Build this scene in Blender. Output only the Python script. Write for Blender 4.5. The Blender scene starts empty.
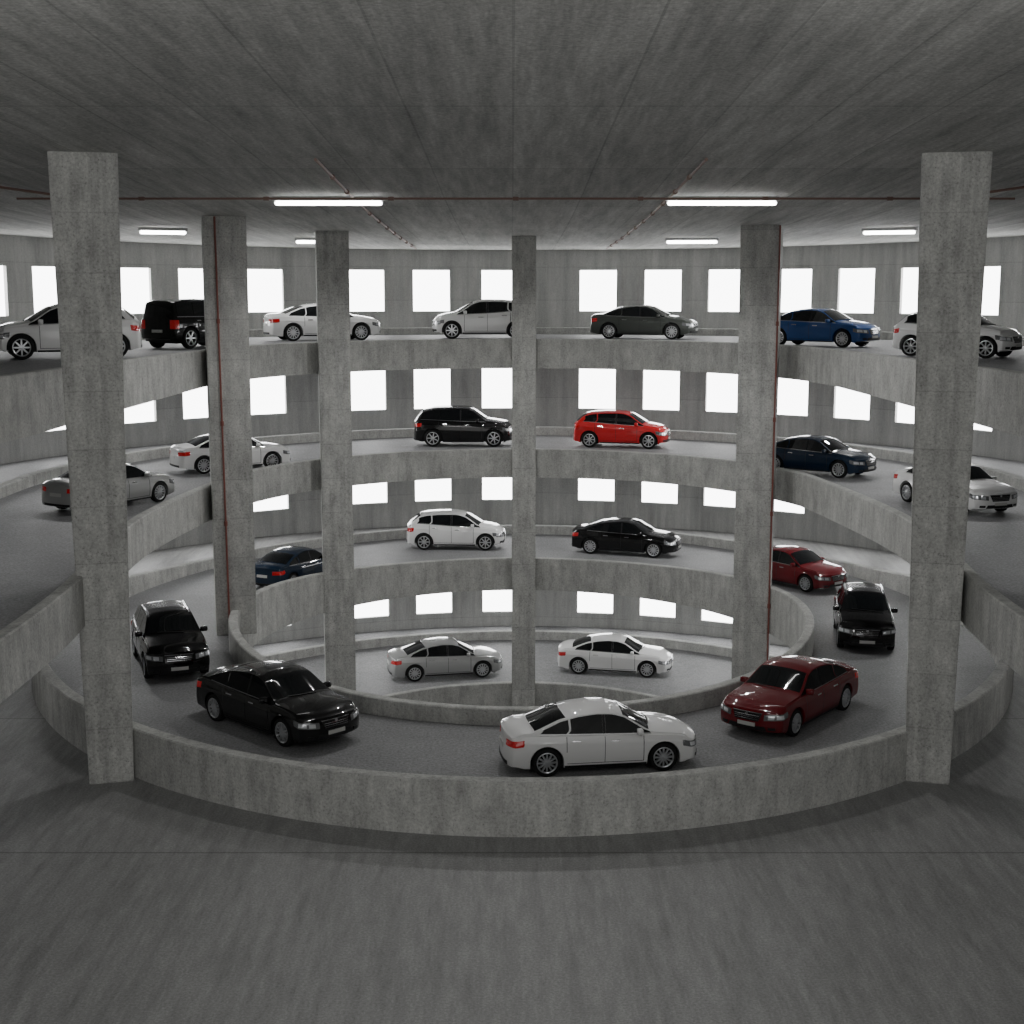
import bpy, bmesh, math
from mathutils import Vector
import numpy as np

C = bpy.context.scene.collection
EYE = 11.35
CX, CY = 0.3, 46.5
L1, L2, L3, L4, LB = 9.3, 4.65, 0.0, -5.1, -10.0

# ------------------------------------------------------------------ materials
def new_mat(name):
    m = bpy.data.materials.new(name); m.use_nodes = True
    nt = m.node_tree
    return m, nt, nt.nodes['Principled BSDF']

def simple(name, col, rough=0.5, metal=0.0, coat=0.0, emit=None, es=0.0, spec=0.5):
    m, nt, b = new_mat(name)
    b.inputs['Base Color'].default_value = (*col, 1)
    b.inputs['Roughness'].default_value = rough
    b.inputs['Metallic'].default_value = metal
    b.inputs['Coat Weight'].default_value = coat
    b.inputs['Coat Roughness'].default_value = 0.03
    b.inputs['Specular IOR Level'].default_value = spec
    if emit:
        b.inputs['Emission Color'].default_value = (*emit, 1)
        b.inputs['Emission Strength'].default_value = es
    return m

def concrete(name, col, stretch=(1, 1, 1), seams=(), rough=0.8, contrast=1.0, speck=0.12, med=1.1, fine=24, vary=.04, streak=None, pits=0.0, sk=.84):
    m, nt, b = new_mat(name)
    N = nt.nodes.new; K = nt.links.new
    tc = N('ShaderNodeTexCoord')
    def noise(scale, detail, st=None, ro=.68):
        n = N('ShaderNodeTexNoise'); n.inputs['Scale'].default_value = scale
        n.inputs['Detail'].default_value = detail
        n.inputs['Roughness'].default_value = ro
        if st and tuple(st) != (1, 1, 1):
            mp = N('ShaderNodeMapping'); mp.inputs['Scale'].default_value = st
            K(tc.outputs['Object'], mp.inputs['Vector']); K(mp.outputs[0], n.inputs['Vector'])
        else: K(tc.outputs['Object'], n.inputs['Vector'])
        return n.outputs['Fac']
    def rng(s, a, c, lo=0.3, hi=0.7):
        r = N('ShaderNodeMapRange'); r.inputs['From Min'].default_value = lo; r.inputs['From Max'].default_value = hi
        r.inputs['To Min'].default_value = a; r.inputs['To Max'].default_value = c
        K(s, r.inputs['Value']); return r.outputs[0]
    def mul(a, c):
        k = N('ShaderNodeMath'); k.operation = 'MULTIPLY'; K(a, k.inputs[0]); K(c, k.inputs[1])
        return k.outputs[0]
    c = contrast
    fn = noise(fine, 3, None, .75)
    f = mul(rng(noise(med, 6, stretch, .74), 1 - .26*c, 1 + .22*c), rng(fn, 1 - speck, 1 + speck))
    if streak:
        f = mul(f, rng(noise(1.0, 4, streak, .65), sk, 1.08, .36, .56))
    if pits: f = mul(f, rng(fn, 1-pits, 1.0, .30, .38))
    if seams:
        sep = N('ShaderNodeSeparateXYZ'); K(tc.outputs['Object'], sep.inputs[0])
        for ax, spacing, width, dark in seams:
            d = N('ShaderNodeMath'); d.operation = 'DIVIDE'; K(sep.outputs[ax], d.inputs[0]); d.inputs[1].default_value = spacing
            fr = N('ShaderNodeMath'); fr.operation = 'FRACT'; K(d.outputs[0], fr.inputs[0])
            lt = N('ShaderNodeMath'); lt.operation = 'LESS_THAN'; K(fr.outputs[0], lt.inputs[0]); lt.inputs[1].default_value = width/spacing
            f = mul(f, rng(lt.outputs[0], 1.0, dark, 0, 1))
            fl = N('ShaderNodeMath'); fl.operation = 'FLOOR'; K(d.outputs[0], fl.inputs[0])
            wn = N('ShaderNodeTexWhiteNoise'); wn.noise_dimensions = '1D'; K(fl.outputs[0], wn.inputs['W'])
            f = mul(f, rng(wn.outputs['Value'], 1-vary, 1+vary, 0, 1))
    vm = N('ShaderNodeVectorMath'); vm.operation = 'SCALE'; vm.inputs[0].default_value = col
    K(f, vm.inputs['Scale']); K(vm.outputs[0], b.inputs['Base Color'])
    b.inputs['Roughness'].default_value = rough
    b.inputs['Specular IOR Level'].default_value = 0.3
    return m

M_wall = concrete('concrete_wall', (.40, .402, .39), (1, 1, .22), [(2, 1.55, .035, .85)], contrast=.8, speck=.18, streak=(2.2, 2.2, .12), sk=.9)
M_par = concrete('concrete_parapet', (.385, .387, .37), (1, 1, .6), contrast=1.0, speck=.22, fine=18, streak=(3.5, 3.5, .5), pits=.3, med=1.8, sk=.88)
M_col = concrete('concrete_column', (.385, .387, .37), (1.0, 1.0, .5), [(2, 1.3, .03, .84)], contrast=1.1, med=2.2, speck=.24, fine=18, streak=(4, 4, .25), pits=.35, sk=.88)
M_ceil = concrete('concrete_ceiling', (.45, .452, .435), (3.0, .25, 1), [(0, 1.9, .04, .78), (1, 8.5, .07, .72)], contrast=1.1, speck=.28, vary=.06, fine=13, med=1.2, streak=(1.8, .12, 1), sk=.88)
M_floor = concrete('concrete_floor', (.245, .246, .242), (2.4, .45, 1), [(1, 9.1, .06, .62)], rough=.5, contrast=.8, speck=.28, med=2.2, fine=20, streak=(3.0, .25, 1), sk=.88)
M_lane = concrete('asphalt_lane', (.215, .217, .22), (1, 1, 1), rough=.6, contrast=.5, speck=.42, fine=14)
M_pane = simple('daylight_pane', (.9, .9, .9), .4, emit=(1, 1, 1), es=9.0)
M_tube = simple('lit_tube', (1, 1, 1), .4, emit=(1, 1, .98), es=14.0)
M_pane.cycles.emission_sampling = 'FRONT'
M_tube.cycles.emission_sampling = 'NONE'
M_fix = simple('fixture_metal', (.3, .3, .3), .4, .6)
M_red = simple('red_pipe_paint', (.20, .065, .05), .5)
M_pipe = simple('rusty_pipe', (.20, .12, .095), .5, .1)
M_glass = simple('car_glass', (.006, .007, .008), .03, spec=.6)
M_black = simple('black_plastic', (.010, .010, .011), .5, spec=.3)
M_tire = simple('tire_rubber', (.014, .014, .014), .8, spec=.2)
M_rim = simple('alloy', (.6, .61, .63), .28, .8)
M_chrome = simple('chrome', (.7, .7, .72), .12, 1.0)
M_head = simple('headlight_glass', (.16, .165, .17), .06, .3, coat=1)
M_lens = simple('headlight_lens', (.8, .82, .85), .08, .5, coat=1)
M_tail = simple('taillight_glass', (.40, .004, .006), .12, coat=1, emit=(1, .01, .01), es=.06)
M_plate = simple('plate', (.5, .5, .48), .4)
def paint(n, c, metal=.0, rough=.4, spec=.2): return simple('paint_' + n, c, rough, metal, 1.0, spec=spec)
PAINT = dict(white=paint('white', (.74, .74, .735)), silver=paint('silver', (.36, .365, .36), .4, .3),
             grey=paint('grey', (.05, .056, .05), .2), black=paint('black', (.0022, .0022, .0025), 0, .3, .05),
             red=paint('red', (.58, .006, .010)), darkred=paint('dark_red', (.125, .003, .007), 0, .4, .08),
             navy=paint('navy', (.004, .015, .036), 0, .4, .08), blue=paint('blue', (.003, .045, .18)))

# ------------------------------------------------------------------ helpers
def mesh_obj(name, verts, faces, mat, smooth=False, structure=False):
    me = bpy.data.meshes.new(name)
    me.from_pydata([tuple(v) for v in verts], [], faces); me.update()
    bm = bmesh.new(); bm.from_mesh(me)
    bmesh.ops.recalc_face_normals(bm, faces=bm.faces); bm.to_mesh(me); bm.free()
    if mat: me.materials.append(mat)
    if smooth:
        for p in me.polygons: p.use_smooth = True
    o = bpy.data.objects.new(name, me); C.objects.link(o)
    if structure: o['kind'] = 'structure'
    return o

def ell(ax, ay, a0, a1, n, cx=CX, cy=CY):
    return [(cx + ax*math.sin(math.radians(a0 + (a1-a0)*i/(n-1))), cy + ay*math.cos(math.radians(a0 + (a1-a0)*i/(n-1)))) for i in range(n)]

def catmull(P, k=8):
    out = []
    for i in range(len(P)-1):
        p0 = P[max(i-1, 0)]; p1 = P[i]; p2 = P[i+1]; p3 = P[min(i+2, len(P)-1)]
        for j in range(k):
            t = j/k
            out.append(tuple(.5*((2*p1[a]) + (-p0[a]+p2[a])*t + (2*p0[a]-5*p1[a]+4*p2[a]-p3[a])*t*t + (-p0[a]+3*p1[a]-3*p2[a]+p3[a])*t**3) for a in (0, 1)))
    out.append(P[-1]); return out

def resample(P, n):
    P = np.array(P); d = np.r_[0, np.cumsum(np.linalg.norm(np.diff(P, axis=0), axis=1))]
    s = np.linspace(0, d[-1], n)
    return [(float(np.interp(v, d, P[:, 0])), float(np.interp(v, d, P[:, 1]))) for v in s]

def u_curve(legs, ax, ay):
    left = [(CX-dx, y) for dx, y in legs]; right = [(CX+dx, y) for dx, y in reversed(legs)]
    return catmull(left + ell(ax, ay, -80, 80, 17) + right, 6)

def offset(P, d, closed=False):
    n = len(P); out = []
    for i in range(n):
        if closed: a = P[(i-1) % n]; b = P[(i+1) % n]
        else: a = P[max(i-1, 0)]; b = P[min(i+1, n-1)]
        tx, ty = b[0]-a[0], b[1]-a[1]; l = math.hypot(tx, ty) or 1
        out.append((P[i][0] - ty/l*d, P[i][1] + tx/l*d))
    return out

def band(name, A, B, zb, zt, mat, closed=False, bev=0.03, structure=True):
    n = len(A)
    zt = zt if isinstance(zt, (list, tuple)) else [zt]*n
    zb = zb if isinstance(zb, (list, tuple)) else [zb]*n
    V = []
    for i in range(n):
        ax, ay = A[i]; bx, by = B[i]; l = math.hypot(bx-ax, by-ay) or 1
        ux, uy = (bx-ax)/l*bev, (by-ay)/l*bev
        V += [(ax, ay, zb[i]), (ax, ay, zt[i]-bev), (ax+ux, ay+uy, zt[i]), (bx-ux, by-uy, zt[i]), (bx, by, zt[i]-bev), (bx, by, zb[i])]
    F = []
    m = n if closed else n-1
    for i in range(m):
        j = (i+1) % n
        for k in range(6):
            k2 = (k+1) % 6
            F.append((i*6+k, j*6+k, j*6+k2, i*6+k2))
    if not closed:
        F.append(tuple(range(6))); F.append(tuple((n-1)*6+k for k in range(6)))
    return mesh_obj(name, V, F, mat, structure=structure)

# ------------------------------------------------------------------ shell
WR = 21.6
wallU = [(CX-WR, -3), (CX-WR, 20)] + ell(WR, WR, -90, 90, 121) + [(CX+WR, 20), (CX+WR, -3)]

N = 220
u1 = resample(u_curve([(12.6, 0), (12.4, 15), (12.1, 28), (11.7, 35), (11.0, 41)], 10.2, 10.6), N)
u2 = resample(u_curve([(9.5, 0), (9.7, 12), (9.75, 24), (9.9, 30), (10.6, 36), (10.8, 41)], 10.2, 10.5), N)
wo = resample(wallU, N)
s1 = band('floor', offset(u1, .3), wo, L1-.9, L1, M_lane, bev=.001)
s2 = band('floor', offset(u2, .3), wo, L2-.75, L2, M_lane, bev=.001)
zb1 = [L1-1.08-.32*(1-min(max((y-34)/12, 0), 1)) for x, y in u1]
p1 = band('trim_1', u1, offset(u1, .3), zb1, L1+.10, M_par)
p2 = band('trim_2', u2, offset(u2, .3), L2-.86, L2+.30, M_par)

NC = 180
def full(ax, ay, n=NC, cx=CX, cy=CY):
    return [(cx + ax*math.sin(2*math.pi*i/n), cy + ay*math.cos(2*math.pi*i/n)) for i in range(n)]
i3 = full(9.35, 10.4); i3b = full(9.65, 10.7)
KY = 46.9
o3 = full(15.1, 18.4, cy=KY); o3b = full(15.45, 18.75, cy=KY)
lane3 = band('floor', i3b, o3, L3-.85, L3, M_lane, closed=True, bev=.001)
h3 = [L3+.45+.4*abs(math.sin(2*math.pi*i/NC))**3 for i in range(NC)]
p3 = band('trim_3', i3, i3b, L3-.88, h3, M_par, closed=True)
hts = []
for x, y in o3:
    t = min(max((y-44)/14, 0), 1); t = t*t*(3-2*t)
    hts.append(L3 + 1.2*(1-t) + .4*t)
w3 = band('trim_4', o3, o3b, L3-.6, hts, M_par, closed=True)
out = []
for i, (x, y) in enumerate(o3b):
    dx, dy = x-CX, y-CY; l = math.hypot(dx, dy); dx /= l; dy /= l
    if dy > 0: r = WR
    else:
        r = min(WR/max(abs(dx), 1e-6), 49.5/max(abs(dy), 1e-6))
    out.append((CX+dx*r, CY+dy*r))
floor3 = band('floor', o3b, out, L3-.85, L3, M_floor, closed=True, bev=.001)

i4 = full(8.9, 10.1); i4b = full(9.2, 10.4)
out4 = [(CX+(x-CX)/math.hypot(x-CX, y-CY)*WR, CY+(y-CY)/math.hypot(x-CX, y-CY)*WR) for x, y in i4b]
band('floor', i4b, out4, L4-.85, L4, M_lane, closed=True, bev=.001)
band('trim_5', i4, i4b, L4-.88, L4+.35, M_par, closed=True)
mesh_obj('floor', [(-22, 20, LB), (23, 20, LB), (23, 69, LB), (-22, 69, LB)], [(0, 1, 2, 3)], M_lane, structure=True)

kc = resample([(CX-17.0, 5), (CX-17.0, 25)] + ell(16.9, 18.6, -90, 90, 61, cy=KY) + [(CX+17.0, 25), (CX+17.0, 5)], 200)
band('trim_6', kc, offset(kc, .35), L2-.02, L2+.38, M_par)
k1 = ell(19.8, 19.8, -88, 88, 100)
band('trim_7', k1, offset(k1, .3), L1-.02, L1+.32, M_par)
k4 = ell(16.9, 18.4, -88, 88, 100, cy=KY)
band('trim_8', k4, offset(k4, .35), L4-.02, L4+.4, M_par)

# window wall with real openings
WA = [-68.8, -60.5, -49.3, -41.0, -32.2, -19.3, -11.0, -2.3, 10.1, 18.3, 26.4, 34.9, 43.0, 51.1, 59.6, 68]
HA = math.degrees(.88/WR)
zb = [LB]
ops = []
for lv, sill in ((L4, .72), (L3, 1.22), (L2, 1.05), (L1, 1.05)):
    zb += [lv+sill, lv+2.97]; ops.append((lv+sill, lv+2.97))
zb.append(16.5)
brk = set([-90.0, 90.0])
for a in WA: brk |= {a-HA, a+HA}
full_a = sorted(brk); ang = []
for a, b in zip(full_a[:-1], full_a[1:]):
    k = max(1, int((b-a)/2.2)) if not any(abs((a+b)/2-w) < .1 for w in WA) else 1
    for j in range(k): ang.append(a+(b-a)*j/k)
ang.append(90.0)
T = .3
V = []; F = []; idx = {}
def vid(a, z, r):
    k = (round(a, 4), round(z, 4), r)
    if k not in idx:
        idx[k] = len(V); R = WR + r
        V.append((CX+R*math.sin(math.radians(a)), CY+R*math.cos(math.radians(a)), z))
    return idx[k]
def isopen(a0, a1, z0, z1):
    m = (a0+a1)/2; zm = (z0+z1)/2
    return any(abs(m-w) < HA for w in WA) and any(lo < zm < hi for lo, hi in ops)
for ia in range(len(ang)-1):
    for iz in range(len(zb)-1):
        a0, a1, z0, z1 = ang[ia], ang[ia+1], zb[iz], zb[iz+1]
        if not isopen(a0, a1, z0, z1):
            F.append((vid(a0, z0, 0), vid(a1, z0, 0), vid(a1, z1, 0), vid(a0, z1, 0)))
            F.append((vid(a0, z0, T), vid(a0, z1, T), vid(a1, z1, T), vid(a1, z0, T)))
        else:
            for (p, q) in (((a0, z0), (a1, z0)), ((a1, z0), (a1, z1)), ((a1, z1), (a0, z1)), ((a0, z1), (a0, z0))):
                F.append((vid(*p, 0), vid(*q, 0), vid(*q, T), vid(*p, T)))
wall = mesh_obj('wall_back', V, F, M_wall, structure=True)
wi = 1
for w in WA:
    for lo, hi in ops:
        r = WR+.14; s = math.radians(w); ux, uy = math.cos(s), -math.sin(s)
        cx, cy = CX+r*math.sin(s), CY+r*math.cos(s); hw = .885
        me = bpy.data.meshes.new('window'); 
        me.from_pydata([(cx-ux*hw, cy-uy*hw, lo), (cx+ux*hw, cy+uy*hw, lo), (cx+ux*hw, cy+uy*hw, hi), (cx-ux*hw, cy-uy*hw, hi)], [], [(0, 1, 2, 3)])
        me.update()
        if me.polygons[0].normal.dot(Vector((CX-cx, CY-cy, 0))) < 0: me.flip_normals()
        me.materials.append(M_pane)
        o = bpy.data.objects.new('window_%d' % wi, me); C.objects.link(o); o['kind'] = 'structure'
        wi += 1
def box(name, lo, hi, mat, **k):
    x0, y0, z0 = lo; x1, y1, z1 = hi
    return mesh_obj(name, [(x0, y0, z0), (x1, y0, z0), (x1, y1, z0), (x0, y1, z0), (x0, y0, z1), (x1, y0, z1), (x1, y1, z1), (x0, y1, z1)],
                    [(0, 1, 2, 3), (4, 5, 6, 7), (0, 1, 5, 4), (1, 2, 6, 5), (2, 3, 7, 6), (3, 0, 4, 7)], mat, **k)
box('wall_left', (CX-WR-.45, -3, LB), (CX-WR, CY, 16.5), M_wall, structure=True)
box('wall_right', (CX+WR, -3, LB), (CX+WR+.45, CY, 16.5), M_wall, structure=True)

CP = [(-3, 4.25), (15, 3.6), (31, 2.97), (40, 2.52), (46, 2.3), (56, 2.06), (69, 1.85)]
def ceil_z(y):
    f = lambda t: float(np.interp(t, [p[0] for p in CP], [p[1] for p in CP]))
    return EYE + (f(y-2)+f(y)+f(y+2))/3
V = []; F = []
ys_ = np.linspace(-3, 69, 37)
for y in ys_:
    z = ceil_z(y); V += [(-22.5, y, z), (23, y, z), (23, y, z+.5), (-22.5, y, z+.5)]
for i in range(len(ys_)-1):
    for k in range(4): F.append((i*4+k, i*4+(k+1) % 4, i*4+4+(k+1) % 4, i*4+4+k))
F.append((0, 1, 2, 3)); F.append(tuple(len(V)-4+k for k in range(4)))
mesh_obj('ceiling', V, F, M_ceil, structure=True)

# ------------------------------------------------------------------ columns
def column(x, y, wt, wb, dt, z0, rot, label):
    zt = ceil_z(y)+.02; h = zt - z0
    bm = bmesh.new(); bmesh.ops.create_cube(bm, size=1)
    for v in bm.verts:
        top = v.co.z > 0; w = wt if top else wb
        v.co = Vector((v.co.x*w, v.co.y*w*dt, h if top else 0))
    bmesh.ops.bevel(bm, geom=[e for e in bm.edges if abs(e.verts[0].co.z-e.verts[1].co.z) > 1], offset=.03, segments=2, affect='EDGES')
    me = bpy.data.meshes.new('column'); bm.to_mesh(me); bm.free(); me.materials.append(M_col)
    o = bpy.data.objects.new('column', me); C.objects.link(o)
    o.location = (x, y, z0); o.rotation_euler = (0, 0, math.radians(rot))
    o['label'] = label; o['category'] = 'column'; o['group'] = 'concrete columns around the ramp void'
    return o
column(-9.42, 31.8, 1.46, 1.0, .7, 0, 15, 'thick board-marked concrete column standing at the ramp wall')
column(9.76, 31.8, 1.46, 1.0, .7, 0, -15, 'thick board-marked concrete column standing at the ramp wall')
column(-9.3, 46.3, 1.38, 1.3, .9, .0, 14, 'concrete column carrying a thin red pipe beside the void')
column(-6.7, 53.3, 1.2, 1.12, .9, LB, 10, 'slender grey concrete column rising through the open void')
column(.47, 56.2, .95, .95, .9, LB, 0, 'slender grey concrete column at the middle of the ring')
column(8.75, 50.2, 1.36, 1.18, .9, LB, -16, 'concrete column carrying a red pipe beside the parked cars')

# ------------------------------------------------------------------ pipes and lamps
def pipe(pts, r, mat, label):
    V = []; F = []; seg = 10
    P = [Vector(p) for p in pts]
    L = [0]
    for a, b in zip(P[:-1], P[1:]): L.append(L[-1]+(b-a).length)
    def at(s):
        for i in range(len(P)-1):
            if s <= L[i+1] or i == len(P)-2:
                return P[i].lerp(P[i+1], (s-L[i])/(L[i+1]-L[i]))
    st = sorted(set([(round(s, 3), r) for s in L]))
    k = max(2, int(L[-1]/3))
    for i in range(1, k):
        c = L[-1]*i/k; st += [(c-.08, r), (c-.075, r*1.8), (c+.075, r*1.8), (c+.08, r)]
    st.sort()
    d = (P[-1]-P[0]).normalized(); up = Vector((0, 0, 1)) if abs(d.z) < .9 else Vector((0, 1, 0))
    a = d.cross(up).normalized(); b = a.cross(d).normalized()
    for s, rr in st:
        c = at(s)
        for q in range(seg):
            t = 2*math.pi*q/seg; V.append(c+a*rr*math.cos(t)+b*rr*math.sin(t))
    for i in range(len(st)-1):
        for q in range(seg): F.append((i*seg+q, i*seg+(q+1) % seg, (i+1)*seg+(q+1) % seg, (i+1)*seg+q))
    F.append(tuple(range(seg))); F.append(tuple(len(V)-seg+q for q in range(seg)))
    o = mesh_obj('pipe', V, F, mat); o['label'] = label; o['category'] = 'pipe'; return o
pipe([(-13.2, 38.4, ceil_z(38.4)-.2), (13.4, 38.4, ceil_z(38.4)-.2)], .03, M_pipe, 'long thin rusty pipe running across the concrete ceiling')
for x in (-4.35, 4.3):
    pipe([(x, y, ceil_z(y)-.07) for y in range(32, 66, 3)], .035, M_pipe, 'thin rusty pipe fixed lengthwise along the ceiling')
for sx in (-1, 1):
    pipe([(sx*14.8, 33.0, ceil_z(33)-.12), (sx*12.2, 38.1, ceil_z(38.1)-.12)], .035, M_pipe, 'thin rusty pipe fixed slantwise under the ceiling')
pipe([(-9.36, 45.55, .5), (-9.42, 45.50, ceil_z(45.5)-.03)], .032, M_red, 'thin red riser pipe clamped to the column face')
pipe([(9.22, 49.45, LB+.1), (9.22, 49.35, ceil_z(49.4)-.03)], .032, M_red, 'thin red riser pipe clamped to the column corner')

def lamp(x, y, ln, rot):
    z = ceil_z(y)
    e = bpy.data.objects.new('ceiling_lamp', None); C.objects.link(e); e.location = (x, y, z-.01); e.rotation_euler = (0, 0, math.radians(rot))
    e['label'] = 'long lit fluorescent strip lamp mounted under the concrete ceiling'; e['category'] = 'ceiling lamp'; e['group'] = 'fluorescent ceiling lamps'
    h = box('housing', (-ln/2-.05, -.13, -.1), (ln/2+.05, .13, .0), M_fix); h.parent = e
    bm = bmesh.new(); g = bmesh.ops.create_cube(bm, size=1)
    for v in bm.verts: v.co = Vector((v.co.x*ln, v.co.y*.22, v.co.z*.12-.16))
    bmesh.ops.bevel(bm, geom=list(bm.edges), offset=.03, segments=2, affect='EDGES')
    me = bpy.data.meshes.new('lamp_tube'); bm.to_mesh(me); bm.free(); me.materials.append(M_tube)
    t = bpy.data.objects.new('lamp_tube', me); C.objects.link(t); t.parent = e
LAMPS = [(-5.07, 39.8, 2.95, 0), (5.8, 39.8, 3.0, 0), (-7.7, 57, 1.75, 8), (7.15, 57, 2.0, -6), (-12.4, 51, 1.6, 25), (13.4, 51, 1.8, -25)]
for l in LAMPS: lamp(*l)

# ------------------------------------------------------------------ car builder
def sm(t): t = min(max(t, 0.0), 1.0); return t*t*(3-2*t)

class CarType:
    def __init__(s, kind):
        s.kind = kind; s.k = .38
        if kind == 'sedan':
            s.L, s.W = 4.75, .92; s.xw = (-1.40, 1.42); s.R = .345
            s.top = [(-2.375, .98), (-2.29, 1.08), (-2.1, 1.11), (-1.78, 1.13), (-1.15, 1.38), (-.7, 1.47), (-.2, 1.515), (.2, 1.50), (.52, 1.42), (1.2, 1.05), (1.6, 1.0), (2.05, .92), (2.27, .85), (2.375, .76)]
            s.belt = [(-2.375, .91), (-2.1, .99), (-1.5, .99), (0, .945), (1, .92), (1.6, .89), (2.1, .82), (2.375, .70)]
            s.ws = (1.14, .48); s.rw = (-1.74, -.98); s.b = -.02; s.c = -.92
        elif kind == 'hatch':
            s.L, s.W = 4.05, .89; s.xw = (-1.24, 1.27); s.R = .335
            s.top = [(-2.025, .96), (-1.98, 1.06), (-1.9, 1.14), (-1.5, 1.42), (-1.22, 1.49), (-.7, 1.53), (-.1, 1.54), (.2, 1.52), (.5, 1.43), (1.12, 1.06), (1.5, 1.0), (1.8, .92), (1.94, .84), (2.025, .75)]
            s.belt = [(-2.025, .90), (-1.85, 1.06), (-1.3, 1.06), (-.6, 1.0), (0, .96), (1, .92), (1.5, .88), (1.85, .80), (2.025, .69)]
            s.ws = (1.07, .45); s.rw = (-1.90, -1.46); s.b = -.12; s.c = -1.0
        elif kind == 'offroad':
            s.L, s.W = 4.1, .93; s.xw = (-1.22, 1.28); s.R = .39; s.k = .2
            s.top = [(-2.05, 1.1), (-2.03, 1.3), (-2.0, 1.5), (-1.93, 1.76), (-1.7, 1.81), (-.3, 1.83), (.3, 1.81), (.5, 1.75), (.95, 1.3), (1.3, 1.23), (1.8, 1.18), (1.97, 1.08), (2.05, .9)]
            s.belt = [(-2.05, 1.05), (-1.9, 1.15), (-1.4, 1.15), (0, 1.14), (1, 1.13), (1.4, 1.12), (1.85, 1.04), (2.05, .82)]
            s.ws = (.90, .48); s.rw = (-2.02, -1.94); s.b = -.10; s.c = -1.0
        else:
            s.L, s.W = 4.35, .93; s.xw = (-1.30, 1.34); s.R = .37
            s.top = [(-2.175, 1.05), (-2.13, 1.18), (-2.05, 1.28), (-1.75, 1.57), (-1.3, 1.66), (-.3, 1.69), (.2, 1.67), (.45, 1.59), (1.02, 1.2), (1.45, 1.14), (1.9, 1.06), (2.07, .98), (2.175, .86)]
            s.belt = [(-2.175, 1.0), (-2.0, 1.14), (-1.4, 1.13), (0, 1.07), (1, 1.04), (1.5, 1.01), (1.95, .93), (2.175, .79)]
            s.ws = (.97, .40); s.rw = (-2.05, -1.72); s.b = -.10; s.c = -1.02
        xs = np.linspace(-s.L/2-.3, s.L/2+.3, 400)
        def smooth(P, r):
            y = np.interp(xs, [p[0] for p in P], [p[1] for p in P]); k = max(1, int(r/(xs[1]-xs[0])))
            yy = np.pad(y, k, mode='edge'); ker = np.ones(2*k+1)/(2*k+1)
            y = np.convolve(yy, ker, mode='valid'); yy = np.pad(y, k, mode='edge'); return np.convolve(yy, ker, mode='valid')
        s._x = xs; s._t = smooth(s.top, .05 if kind != 'offroad' else .03); s._b = smooth(s.belt, .10 if kind != 'offroad' else .05)
        s.ra = s.R+.055
    def zt(s, x): return float(np.interp(x, s._x, s._t))
    def zb(s, x): return min(float(np.interp(x, s._x, s._b)), s.zt(x)-.035)
    def w(s, x):
        a = sm((abs(x)-.8)/(s.L/2-.8)); w = s.W*(1-.05*a)
        e = (abs(x)-(s.L/2-.07))/.07
        if e > 0: w -= .035*(1-math.sqrt(max(0, 1-e*e)))
        return w
    def ys(s, x, z):
        zb = s.zb(x); m = zb*.66; w = s.w(x)
        cr = .014*math.exp(-((z-zb*.83)/.028)**2)
        if z < m: return w*(1-.065*((m-z)/.42)**2)
        return w*(1-.045*((z-m)/.30)**2)+cr
    def yb(s, x): return s.ys(x, s.zb(x))-.035
    def rail(s, x):
        zt, zb = s.zt(x), s.zb(x)+.018; g = max(zt-zb, .01)
        zr = zt - min(.07, .7*g); return s.yb(x)-s.k*(zr-zb), zr
    def topz(s, x, y):
        yr, zr = s.rail(x); return s.zt(x)-(s.zt(x)-zr)*min(1, abs(y)/yr)**2.5
    def zlow(s, x):
        sill = (.20 if s.kind != 'offroad' else .30) + .07*sm((abs(x)-(s.L/2-.5))/.5)
        for c in s.xw:
            d = abs(x-c)
            if d <= s.ra: return max(sill, s.R + math.sqrt(max(0, s.ra**2-d*d)))
        return sill
    def disp(s, x, y, z):
        sg = 1 if x > 0 else -1
        q = .4 if s.kind == 'offroad' else 1
        xe = abs(s.xw[1] if sg > 0 else s.xw[0])+s.ra
        ew = sm((abs(x)-xe)/(s.L/2-xe)) if abs(x) > xe else 0
        dx = (.27 if sg > 0 else .20)*q*ew*(abs(y)/s.W)**3
        dx += q*ew*.07*min(1, abs(z-.45)/.35)**2 * (.5 if sg < 0 else 1)
        zb = s.zb(x)
        gw = sm((z-zb-.02)/.12)
        dx += gw*q*.13*sm(abs(x)/1.2)*(y/s.W)**2
        return Vector((x-sg*dx, y, z))
    def P(s, t, z, sg):
        a = abs(t); we = s.ys(sg*s.L/2, z)
        if a < we: x = sg*s.L/2; y = a
        else: x = sg*(s.L/2-(a-we)); y = s.ys(x, z)
        return s.disp(x, math.copysign(y, t), z)
    def side(s, x, z, sd):
        zb = s.zb(x)
        y = s.ys(x, z) if z <= zb else s.yb(x)-s.k*(z-zb-.018)
        return s.disp(x, sd*y, z)
    def topP(s, x, y): return s.disp(x, y, s.topz(x, y))

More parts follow.
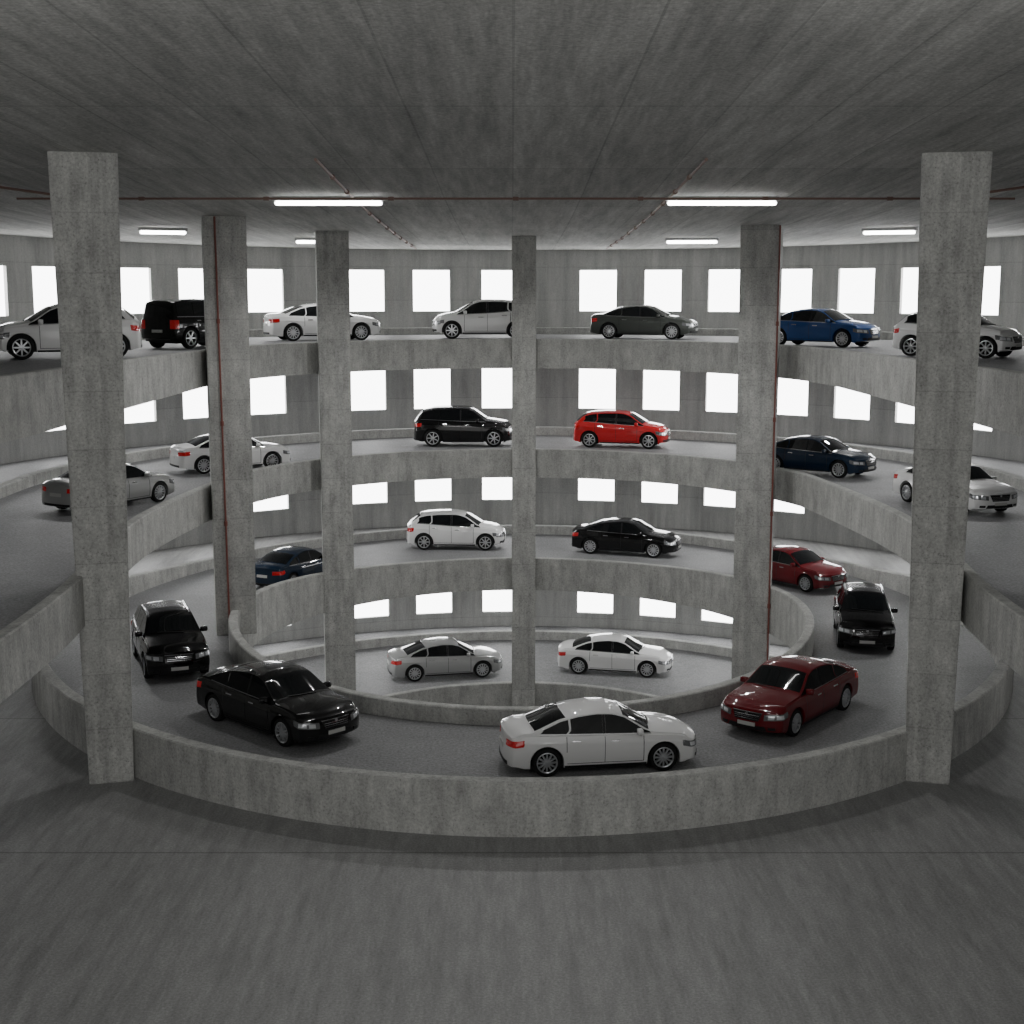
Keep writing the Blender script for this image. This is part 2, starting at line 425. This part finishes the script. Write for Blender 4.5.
def patch(fn, nu, nv, off, center):
    V = []; F = []; e = 1e-3
    for i in range(nu+1):
        for j in range(nv+1):
            u, v = i/nu, j/nv
            p = fn(u, v)
            pu = fn(min(u+e, 1), v)-fn(max(u-e, 0), v); pv = fn(u, min(v+e, 1))-fn(u, max(v-e, 0))
            n = pu.cross(pv)
            if n.length < 1e-12: n = p-center
            n.normalize()
            if n.dot(p-center) < 0: n = -n
            V.append(p+n*off)
    base = len(V)
    for i in range(nu+1):
        for j in range(nv+1):
            V.append(V[i*(nv+1)+j] + (center-V[i*(nv+1)+j]).normalized()*off*2.2)
    def I(i, j): return i*(nv+1)+j
    for i in range(nu):
        for j in range(nv):
            F.append((I(i, j), I(i+1, j), I(i+1, j+1), I(i, j+1)))
    bd = [(i, 0) for i in range(nu)]+[(nu, j) for j in range(nv)]+[(i, nv) for i in range(nu, 0, -1)]+[(0, j) for j in range(nv, 0, -1)]
    for q in range(len(bd)):
        a = I(*bd[q]); b = I(*bd[(q+1) % len(bd)])
        F.append((a, b, base+b, base+a))
    return V, F

def to_mesh(name, V, F, mats, smooth=True):
    me = bpy.data.meshes.new(name); me.from_pydata([tuple(v) for v in V], [], F); me.update()
    bm = bmesh.new(); bm.from_mesh(me); bmesh.ops.remove_doubles(bm, verts=bm.verts, dist=1e-5)
    loose = [v for v in bm.verts if not v.link_faces]
    bmesh.ops.delete(bm, geom=loose, context='VERTS')
    bmesh.ops.recalc_face_normals(bm, faces=bm.faces); bm.to_mesh(me); bm.free()
    for m in (mats if isinstance(mats, list) else [mats]): me.materials.append(m)
    if smooth:
        for p in me.polygons: p.use_smooth = True
        try: me.set_sharp_from_angle(angle=math.radians(38))
        except Exception: pass
    return me

def lathe(prof, seg, ang0=0):
    V = []; F = []; n = len(prof)
    for i in range(seg):
        a = 2*math.pi*i/seg
        for (y, r) in prof: V.append((r*math.cos(a), y, r*math.sin(a)))
    for i in range(seg):
        j = (i+1) % seg
        for k in range(n-1): F.append((i*n+k, j*n+k, j*n+k+1, i*n+k+1))
    return V, F

def wheel_meshes(R, spokes):
    ri = R*.74
    prof = [(-.10, .02), (-.10, ri-.01), (-.11, ri), (-.112, R-.04), (-.09, R-.008), (-.05, R), (.05, R), (.09, R-.008), (.112, R-.04), (.11, ri+.005), (.095, ri), (.02, ri-.005), (.02, .02)]
    V, F = lathe(prof, 36)
    tire = to_mesh('wheel', V, F, M_tire)
    V, F = lathe([(.06, ri-.012), (.100, ri-.003), (.104, ri-.018), (.098, ri-.03), (.05, ri-.032)], 36)
    V2, F2 = lathe([(.05, .055), (.095, .055), (.10, .04), (.10, .002)], 16)
    b = len(V); V += V2; F += [tuple(i+b for i in f) for f in F2]
    for k in range(spokes):
        a = 2*math.pi*k/spokes; ca, sa = math.cos(a), math.sin(a)
        b = len(V)
        for r, h in ((.045, .026), (ri-.02, .020)):
            for yy, hh in ((.045, h), (.096 if r < .1 else .09, h*.75)):
                for sg in (-1, 1):
                    V.append((r*ca-sg*hh*sa, yy, r*sa+sg*hh*ca))
        F += [tuple(i+b for i in f) for f in ((0, 1, 3, 2), (4, 6, 7, 5), (0, 2, 6, 4), (1, 5, 7, 3), (2, 3, 7, 6), (0, 4, 5, 1))]
    rim = to_mesh('rim', V, F, M_rim)
    return tire, rim

def build_type(kind, spokes):
    s = CarType(kind); parts = []
    cen = Vector((0, 0, .6))
    xs = list(np.linspace(-s.L/2, s.L/2, 84))
    for e in (.012, .03, .05, .07): xs += [s.L/2-e, -s.L/2+e]
    for c in s.xw:
        xs = [x for x in xs if abs(x-c) > s.ra+.01]
        for q in range(19): xs.append(c+s.ra*math.cos(math.pi*q/18)*.9999)
        xs += [c-s.ra-.004, c+s.ra+.004]
    xs = sorted(set(round(float(x), 5) for x in xs))
    NS, NG, NT = 16, 6, 8
    rows = []
    for x in xs:
        zl, zb = s.zlow(x), s.zb(x); pts = []
        pts.append((0, zl)); pts.append((s.ys(x, zl)-.10, zl)); 
        for i in range(NS+1):
            z = zl+(zb-zl)*i/NS; y = s.ys(x, z)
            if i == 0: y -= .012
            pts.append((y, z))
        yb, z0 = s.yb(x), zb+.018
        pts.append((yb+.018, zb+.012))
        yr, zr = s.rail(x)
        for i in range(NG):
            t = i/NG; pts.append((yb+(yr+.0-yb)*t, z0+(zr-z0)*t))
        for i in range(NT+1):
            y = yr*math.cos(math.pi/2*i/NT) if i < NT else 0
            pts.append((y, s.topz(x, y)))
        rows.append(pts)
    n = len(rows[0]); V = []; F = []
    ring = 2*n-2
    for x, pts in zip(xs, rows):
        for (y, z) in pts: V.append(s.disp(x, y, z))
        for (y, z) in pts[-2:0:-1]: V.append(s.disp(x, -y, z))
    for i in range(len(xs)-1):
        for j in range(ring):
            k = (j+1) % ring
            F.append((i*ring+j, (i+1)*ring+j, (i+1)*ring+k, i*ring+k))
    for ri_, x in ((0, xs[0]), (len(xs)-1, xs[-1])):
        pts = rows[ri_]; m = 10; g = []
        for (y, z) in pts[1:-1]:
            row = []
            for q in range(m+1):
                V.append(s.disp(x, y*(1-2*q/m), z)); row.append(len(V)-1)
            g.append(row)
        for a in range(len(g)-1):
            for q in range(m): F.append((g[a][q], g[a][q+1], g[a+1][q+1], g[a+1][q]))
    parts.append(('body', to_mesh('body', V, F, PAINT['white'])))
    bm = bmesh.new(); bmesh.ops.create_cube(bm, size=1)
    for v in bm.verts: v.co = Vector((v.co.x*(s.L-.75), v.co.y*1.26, .45+v.co.z*.5))
    bmesh.ops.bevel(bm, geom=list(bm.edges), offset=.06, segments=2, affect='EDGES')
    me = bpy.data.meshes.new('underbody'); bm.to_mesh(me); bm.free(); me.materials.append(M_black)
    parts.append(('underbody', me))
    def add(name, fn, nu, nv, mat, off=.007):
        V, F = patch(fn, nu, nv, off, cen); parts.append((name, to_mesh(name, V, F, mat)))
    a, b = s.ws
    add('windshield', lambda u, v: s.topP(a+(b-a)*u, (2*v-1)*(s.rail(a+(b-a)*u)[0]-.045)), 12, 14, M_glass)
    add('wiper', lambda u, v: s.topP(a-.01+.02*v+.10*u, -.45+.75*u), 8, 1, M_black, .016)
    c, d = s.rw
    add('rear_window', lambda u, v: s.topP(c+(d-c)*u, (2*v-1)*(s.rail(c+(d-c)*u)[0]-.07)), 10, 14, M_glass)
    def zz0(x): return s.zb(x)+.045
    def zz1(x): return s.rail(x)[1]-.028
    xg = [x for x in np.linspace(-s.L/2, s.L/2, 500) if zz1(x)-zz0(x) > .035 and abs(x) < s.L/2-.1]
    xf, xr = max(xg), min(xg)
    xr += {'sedan': .12, 'hatch': .24, 'suv': .20, 'offroad': .12}[kind]
    for sd in (-1, 1):
        for (p, q) in ((s.b+.035, xf), (s.c+.03, s.b-.035), (xr, s.c-.03)):
            add('side_window', lambda u, v, p=p, q=q, sd=sd: s.side(p+(q-p)*u, zz0(p+(q-p)*u)+(zz1(p+(q-p)*u)-zz0(p+(q-p)*u))*v, sd), 12, 5, M_glass)
        add('door_pillar', lambda u, v, sd=sd: s.side(s.b-.032+.064*u, zz0(s.b)+(zz1(s.b)-zz0(s.b))*v, sd), 2, 5, M_black, .004)
        add('window_trim', lambda u, v, sd=sd: s.side(xr+(xf-xr)*u, s.zb(xr+(xf-xr)*u)+.022+.018*v, sd), 24, 1, M_chrome, .008)
        VV = []; FF = []
        def seam(fn, n_):
            V_, F_ = patch(fn, n_, 1, .003, cen); bb = len(VV); VV.extend(V_); FF.extend([tuple(i+bb for i in f) for f in F_])
        for x0 in (s.xw[1]-s.ra-.10, s.b, s.c-.02):
            zlo = .30 if x0 > s.c else s.R+.25
            seam(lambda u, v, x0=x0, zlo=zlo: s.side(x0+.012*v, zlo+(s.zb(x0)-.01-zlo)*u, sd), 8)
        seam(lambda u, v: s.side(s.c+(s.xw[1]-s.ra-.10-s.c)*u, .30+.012*v, sd), 8)
        parts.append(('door_seam', to_mesh('door_seam', VV, FF, M_black)))
        for x0 in (s.b+.16, s.c+.12):
            zh = s.zb(x0)-.13
            add('door_handle', lambda u, v, x0=x0, zh=zh, sd=sd: s.side(x0+.2*u, zh+.03*v, sd), 4, 2, M_chrome, .018)
        z_s = s.zlow(0)+.005
        add('sill_trim', lambda u, v, sd=sd: s.side(s.xw[0]+s.ra+.02+(s.xw[1]-s.xw[0]-2*s.ra-.04)*u, z_s+.05*v, sd), 8, 1, M_black, .008)
        ze = s.zb(s.L/2); zr_ = s.zb(-s.L/2)
        def hl(u, v, sd=sd, e0=0., e1=0.):
            t = .46+(s.W+.34-.46)*u; lo = ze-.17+.07*u+e0; hi = ze-.03+.07*u-e1
            return s.P(sd*t, lo+(hi-lo)*v, 1)
        add('headlight', hl, 16, 5, M_head, .012)
        add('headlight_lens', lambda u, v, sd=sd: hl(.12+.18*u, v, sd, .025, .025), 5, 4, M_lens, .018)
        add('headlight_lens', lambda u, v, sd=sd: hl(.36+.18*u, v, sd, .025, .025), 5, 4, M_lens, .018)
        def tl(u, v, sd=sd):
            if kind == 'offroad':
                return s.P(sd*(.62+(s.W+.08-.62)*u), zr_-.32+.32*v, -1)
            t = .50+(s.W+.24-.50)*u; lo = zr_-.19+.03*u; hi = zr_-.04+.03*u
            return s.P(sd*t, lo+(hi-lo)*v, -1)
        add('taillight', tl, 16, 5, M_tail, .012)
        add('fog_light', lambda u, v, sd=sd: s.P(sd*(.56+.17*u), .31+.07*v, 1), 4, 2, M_black, .012)
        bm = bmesh.new(); bmesh.ops.create_cube(bm, size=1); bmesh.ops.subdivide_edges(bm, edges=bm.edges[:], cuts=2, use_grid_fill=True)
        xm = s.ws[0]-.32; zm = s.zb(xm)+.10; ym = s.yb(xm)+.10
        for v in bm.verts:
            q = v.co.copy(); q2 = q.normalized()*.55; q = q.lerp(q2, .55)
            v.co = Vector((xm+q.x*.14, sd*(ym+q.y*.22), zm+q.z*.15))
        me = bpy.data.meshes.new('side_mirror'); bm.to_mesh(me); bm.free(); me.materials.append(PAINT['white'])
        for p in me.polygons: p.use_smooth = True
        parts.append(('side_mirror', me))
        if kind in ('suv', 'offroad'):
            V_, F_ = patch(lambda u, v, sd=sd: s.topP(-1.45+1.75*u, sd*(s.rail(-1.45+1.75*u)[0]-.04-.03*v)), 14, 2, .04, cen)
            parts.append(('roof_rail', to_mesh('roof_rail', V_, F_, M_chrome)))
    zn = s.zb(s.L/2)
    add('grille', lambda u, v: s.P((2*u-1)*(.40-.08*(1-v)), zn-.21+.20*v, 1), 16, 4, M_black, .010)
    add('grille_frame', lambda u, v: s.P((2*u-1)*.40, zn-.014+.016*v, 1), 16, 1, M_chrome, .020)
    for k in range(3):
        zc = zn-.17+.045*k
        add('grille_bar', lambda u, v, zc=zc: s.P((2*u-1)*.34, zc+.008*v, 1), 16, 1, M_chrome, .018)
    add('lower_intake', lambda u, v: s.P((2*u-1)*(.54-.06*v), .28+.11*v, 1), 16, 2, M_black, .010)
    add('license_plate', lambda u, v: s.P((2*u-1)*.24, .37+.09*v, 1), 6, 2, M_plate, .022)
    add('license_plate', lambda u, v: s.P((2*u-1)*.26, .60+.11*v, -1), 6, 2, M_plate, .014)
    add('rear_diffuser', lambda u, v: s.P((2*u-1)*.60, .28+.08*v, -1), 16, 2, M_black, .010)
    bp = s.P(0, zn-.04, 1)
    Vb, Fb = lathe([(0.0, .045), (.012, .042), (.014, .001)], 16)
    Vb = [Vector((bp.x+.012+y, x, bp.z+z)) for (x, y, z) in Vb]
    parts.append(('badge', to_mesh('badge', Vb, Fb, M_chrome)))
    tire, rim = wheel_meshes(s.R, spokes)
    return dict(s=s, parts=parts, tire=tire, rim=rim)

TYPES = {'sedan': build_type('sedan', 12), 'hatch': build_type('hatch', 8), 'suv': build_type('suv', 7), 'offroad': build_type('offroad', 6)}

def place(kind, color, x, y, z, hx, hy, sc, label):
    T_ = TYPES[kind]; s = T_['s']
    e = bpy.data.objects.new('car', None); C.objects.link(e)
    e.location = (x, y, z+.003); e.rotation_euler = (0, 0, math.atan2(hy, hx)); e.scale = (sc, sc, sc)
    e['label'] = label; e['category'] = 'car'; e['group'] = 'cars parked along the ramp levels'
    for name, me in T_['parts']:
        o = bpy.data.objects.new(name, me); C.objects.link(o); o.parent = e
        if name in ('body', 'side_mirror'):
            o.material_slots[0].link = 'OBJECT'; o.material_slots[0].material = PAINT[color]
    for xw in s.xw:
        for sd in (-1, 1):
            w = bpy.data.objects.new('wheel', T_['tire']); C.objects.link(w); w.parent = e
            w.location = (xw, sd*(s.W-.135), s.R); w.rotation_euler = (0, 0, 0 if sd > 0 else math.pi)
            r = bpy.data.objects.new('rim', T_['rim']); C.objects.link(r); r.parent = w

CARS = [
 ('hatch', 'white', -13.55, 43.2, L1, -.92, -.38, 1.08, 'white hatchback parked on the top level beside thick column'),
 ('offroad', 'black', -11.4, 51.2, L1, .50, .86, .95, 'boxy black off-road car with red taillights on the top level'),
 ('sedan', 'white', -7.8, 58.4, L1, .93, .36, 1, 'white sedan seen from its rear on the top level'),
 ('hatch', 'white', -1.2, 60.6, L1, -1, -.05, 1.08, 'white hatchback behind the middle column on the top level'),
 ('sedan', 'grey', 5.6, 60.3, L1, .95, -.30, .95, 'dark olive grey sedan on the top level'),
 ('sedan', 'blue', 11.35, 52.3, L1, .76, -.65, .92, 'bright blue sedan on the top level beside a column'),
 ('hatch', 'white', 13.8, 44.0, L1, .78, -.62, .94, 'white hatchback on the top level near thick column'),
 ('sedan', 'silver', -12.6, 43.8, L2, .52, .85, .92, 'silver sedan partly behind the thick column on second level'),
 ('sedan', 'white', -10.6, 52.8, L2, .86, .51, .94, 'white sedan with red taillights on the second level'),
 ('suv', 'black', -2.1, 61.4, L2, 1, -.03, 1, 'black crossover with roof rails on the second level'),
 ('hatch', 'red', 4.75, 60.8, L2, .97, -.24, 1.02, 'bright red hatchback on the second level'),
 ('sedan', 'navy', 11.25, 51.7, L2, .76, -.65, .92, 'dark navy sedan on the second level beside a column'),
 ('sedan', 'white', 13.8, 43.6, L2, .36, -.93, .92, 'white sedan facing outward beside the thick column on second level'),
 ('sedan', 'navy', -8.5, 54.4, L3, .46, .89, .92, 'navy sedan between two columns on the third level'),
 ('suv', 'black', -10.5, 42.0, L3, .36, -.93, 1.03, 'black crossover seen from its front beside the inner wall'),
 ('sedan', 'black', -6.2, 35.8, L3, .71, -.70, 1.07, 'glossy black sedan on the curved ramp lane'),
 ('sedan', 'white', 2.08, 32.9, L3, .985, .15, 1.0, 'white sedan on the ramp lane behind the curved wall'),
 ('sedan', 'darkred', 7.5, 36.6, L3, -.62, -.78, 1.03, 'dark red sedan with chrome grille on the ramp lane'),
 ('suv', 'black', 11.55, 45.2, L3, -.18, -.98, .98, 'black car seen from its front on the ramp lane'),
 ('sedan', 'darkred', 10.9, 54.0, L3, .64, -.77, .96, 'dark red sedan behind the column on the third level'),
 ('hatch', 'white', -2.5, 62.0, L3, 1, -.05, 1.08, 'small white hatchback on the third level'),
 ('sedan', 'black', 5.0, 60.6, L3, .94, -.34, 1, 'black sedan on the third level near the window wall'),
 ('sedan', 'silver', -2.9, 59.2, L4, .97, .22, 1.04, 'silver grey sedan on the lowest level'),
 ('sedan', 'white', 4.5, 59.8, L4, .98, -.20, 1.05, 'white sedan on the lowest level'),
]
for c in CARS: place(*c)

# ------------------------------------------------------------------ light, camera
def spot(x, y, z, power, size=170, r=.15, aim=None):  # serves both the ceiling strip lamps and the added fill lights
    l = bpy.data.lights.new('lamp_and_fill_spot', 'SPOT'); l.energy = power; l.spot_size = math.radians(size); l.spot_blend = .6
    l.shadow_soft_size = r; l.color = (1, .995, .985)
    o = bpy.data.objects.new('lamp_and_fill_spot', l); C.objects.link(o); o.location = (x, y, z)
    if aim: o.rotation_euler = (Vector(aim)-Vector((x, y, z))).to_track_quat('-Z', 'Y').to_euler()
for (x, y, ln, rot) in LAMPS: spot(x, y, ceil_z(y)-.3, 800 if y < 45 else 350)
spot(0.3, 46.5, ceil_z(46.5)-.25, 1500)  # added fill over the void, no fixture hangs here
for lv, th, R_, pw in ((L1, .95, 14.5, 300), (L2, .8, 13.6, 310), (L3, .9, 13.5, 310)):  # unseen lights added under the slabs to brighten the lower levels
    for a in (-95, -62, -30, 0, 30, 62, 95):
        spot(CX+R_*math.sin(math.radians(a)), CY+R_*math.cos(math.radians(a)), lv-th-.1, pw)
for sx in (-1, 1):
    for y in (18, 27, 35): spot(CX+sx*15.5, y, L2-.9, 200, r=.6)  # added fill for the dark floor under the second-level legs, no fixtures
    spot(CX+sx*15.5, 33, L1-1.1, 260, r=.3)  # added light without fixture, lifts the dark edge of the second-level deck
for x in (-7, 7):
    spot(x, 12, ceil_z(12)-.3, 1700, 165, 1.5, (x*.5, 34, 0))  # unseen front fill added above the foreground, aimed at the ramp

w = bpy.data.worlds.new('World'); bpy.context.scene.world = w; w.use_nodes = True
bg = w.node_tree.nodes['Background']; bg.inputs[0].default_value = (1, .995, .98, 1); bg.inputs[1].default_value = 1.15

cam = bpy.data.cameras.new('Camera'); co = bpy.data.objects.new('Camera', cam); C.objects.link(co)
co.location = (0, 0, EYE); co.rotation_euler = (math.radians(90-8.96), 0, 0)
cam.sensor_width = 36; cam.lens = 36*1409/1024; cam.clip_end = 300
bpy.context.scene.camera = co
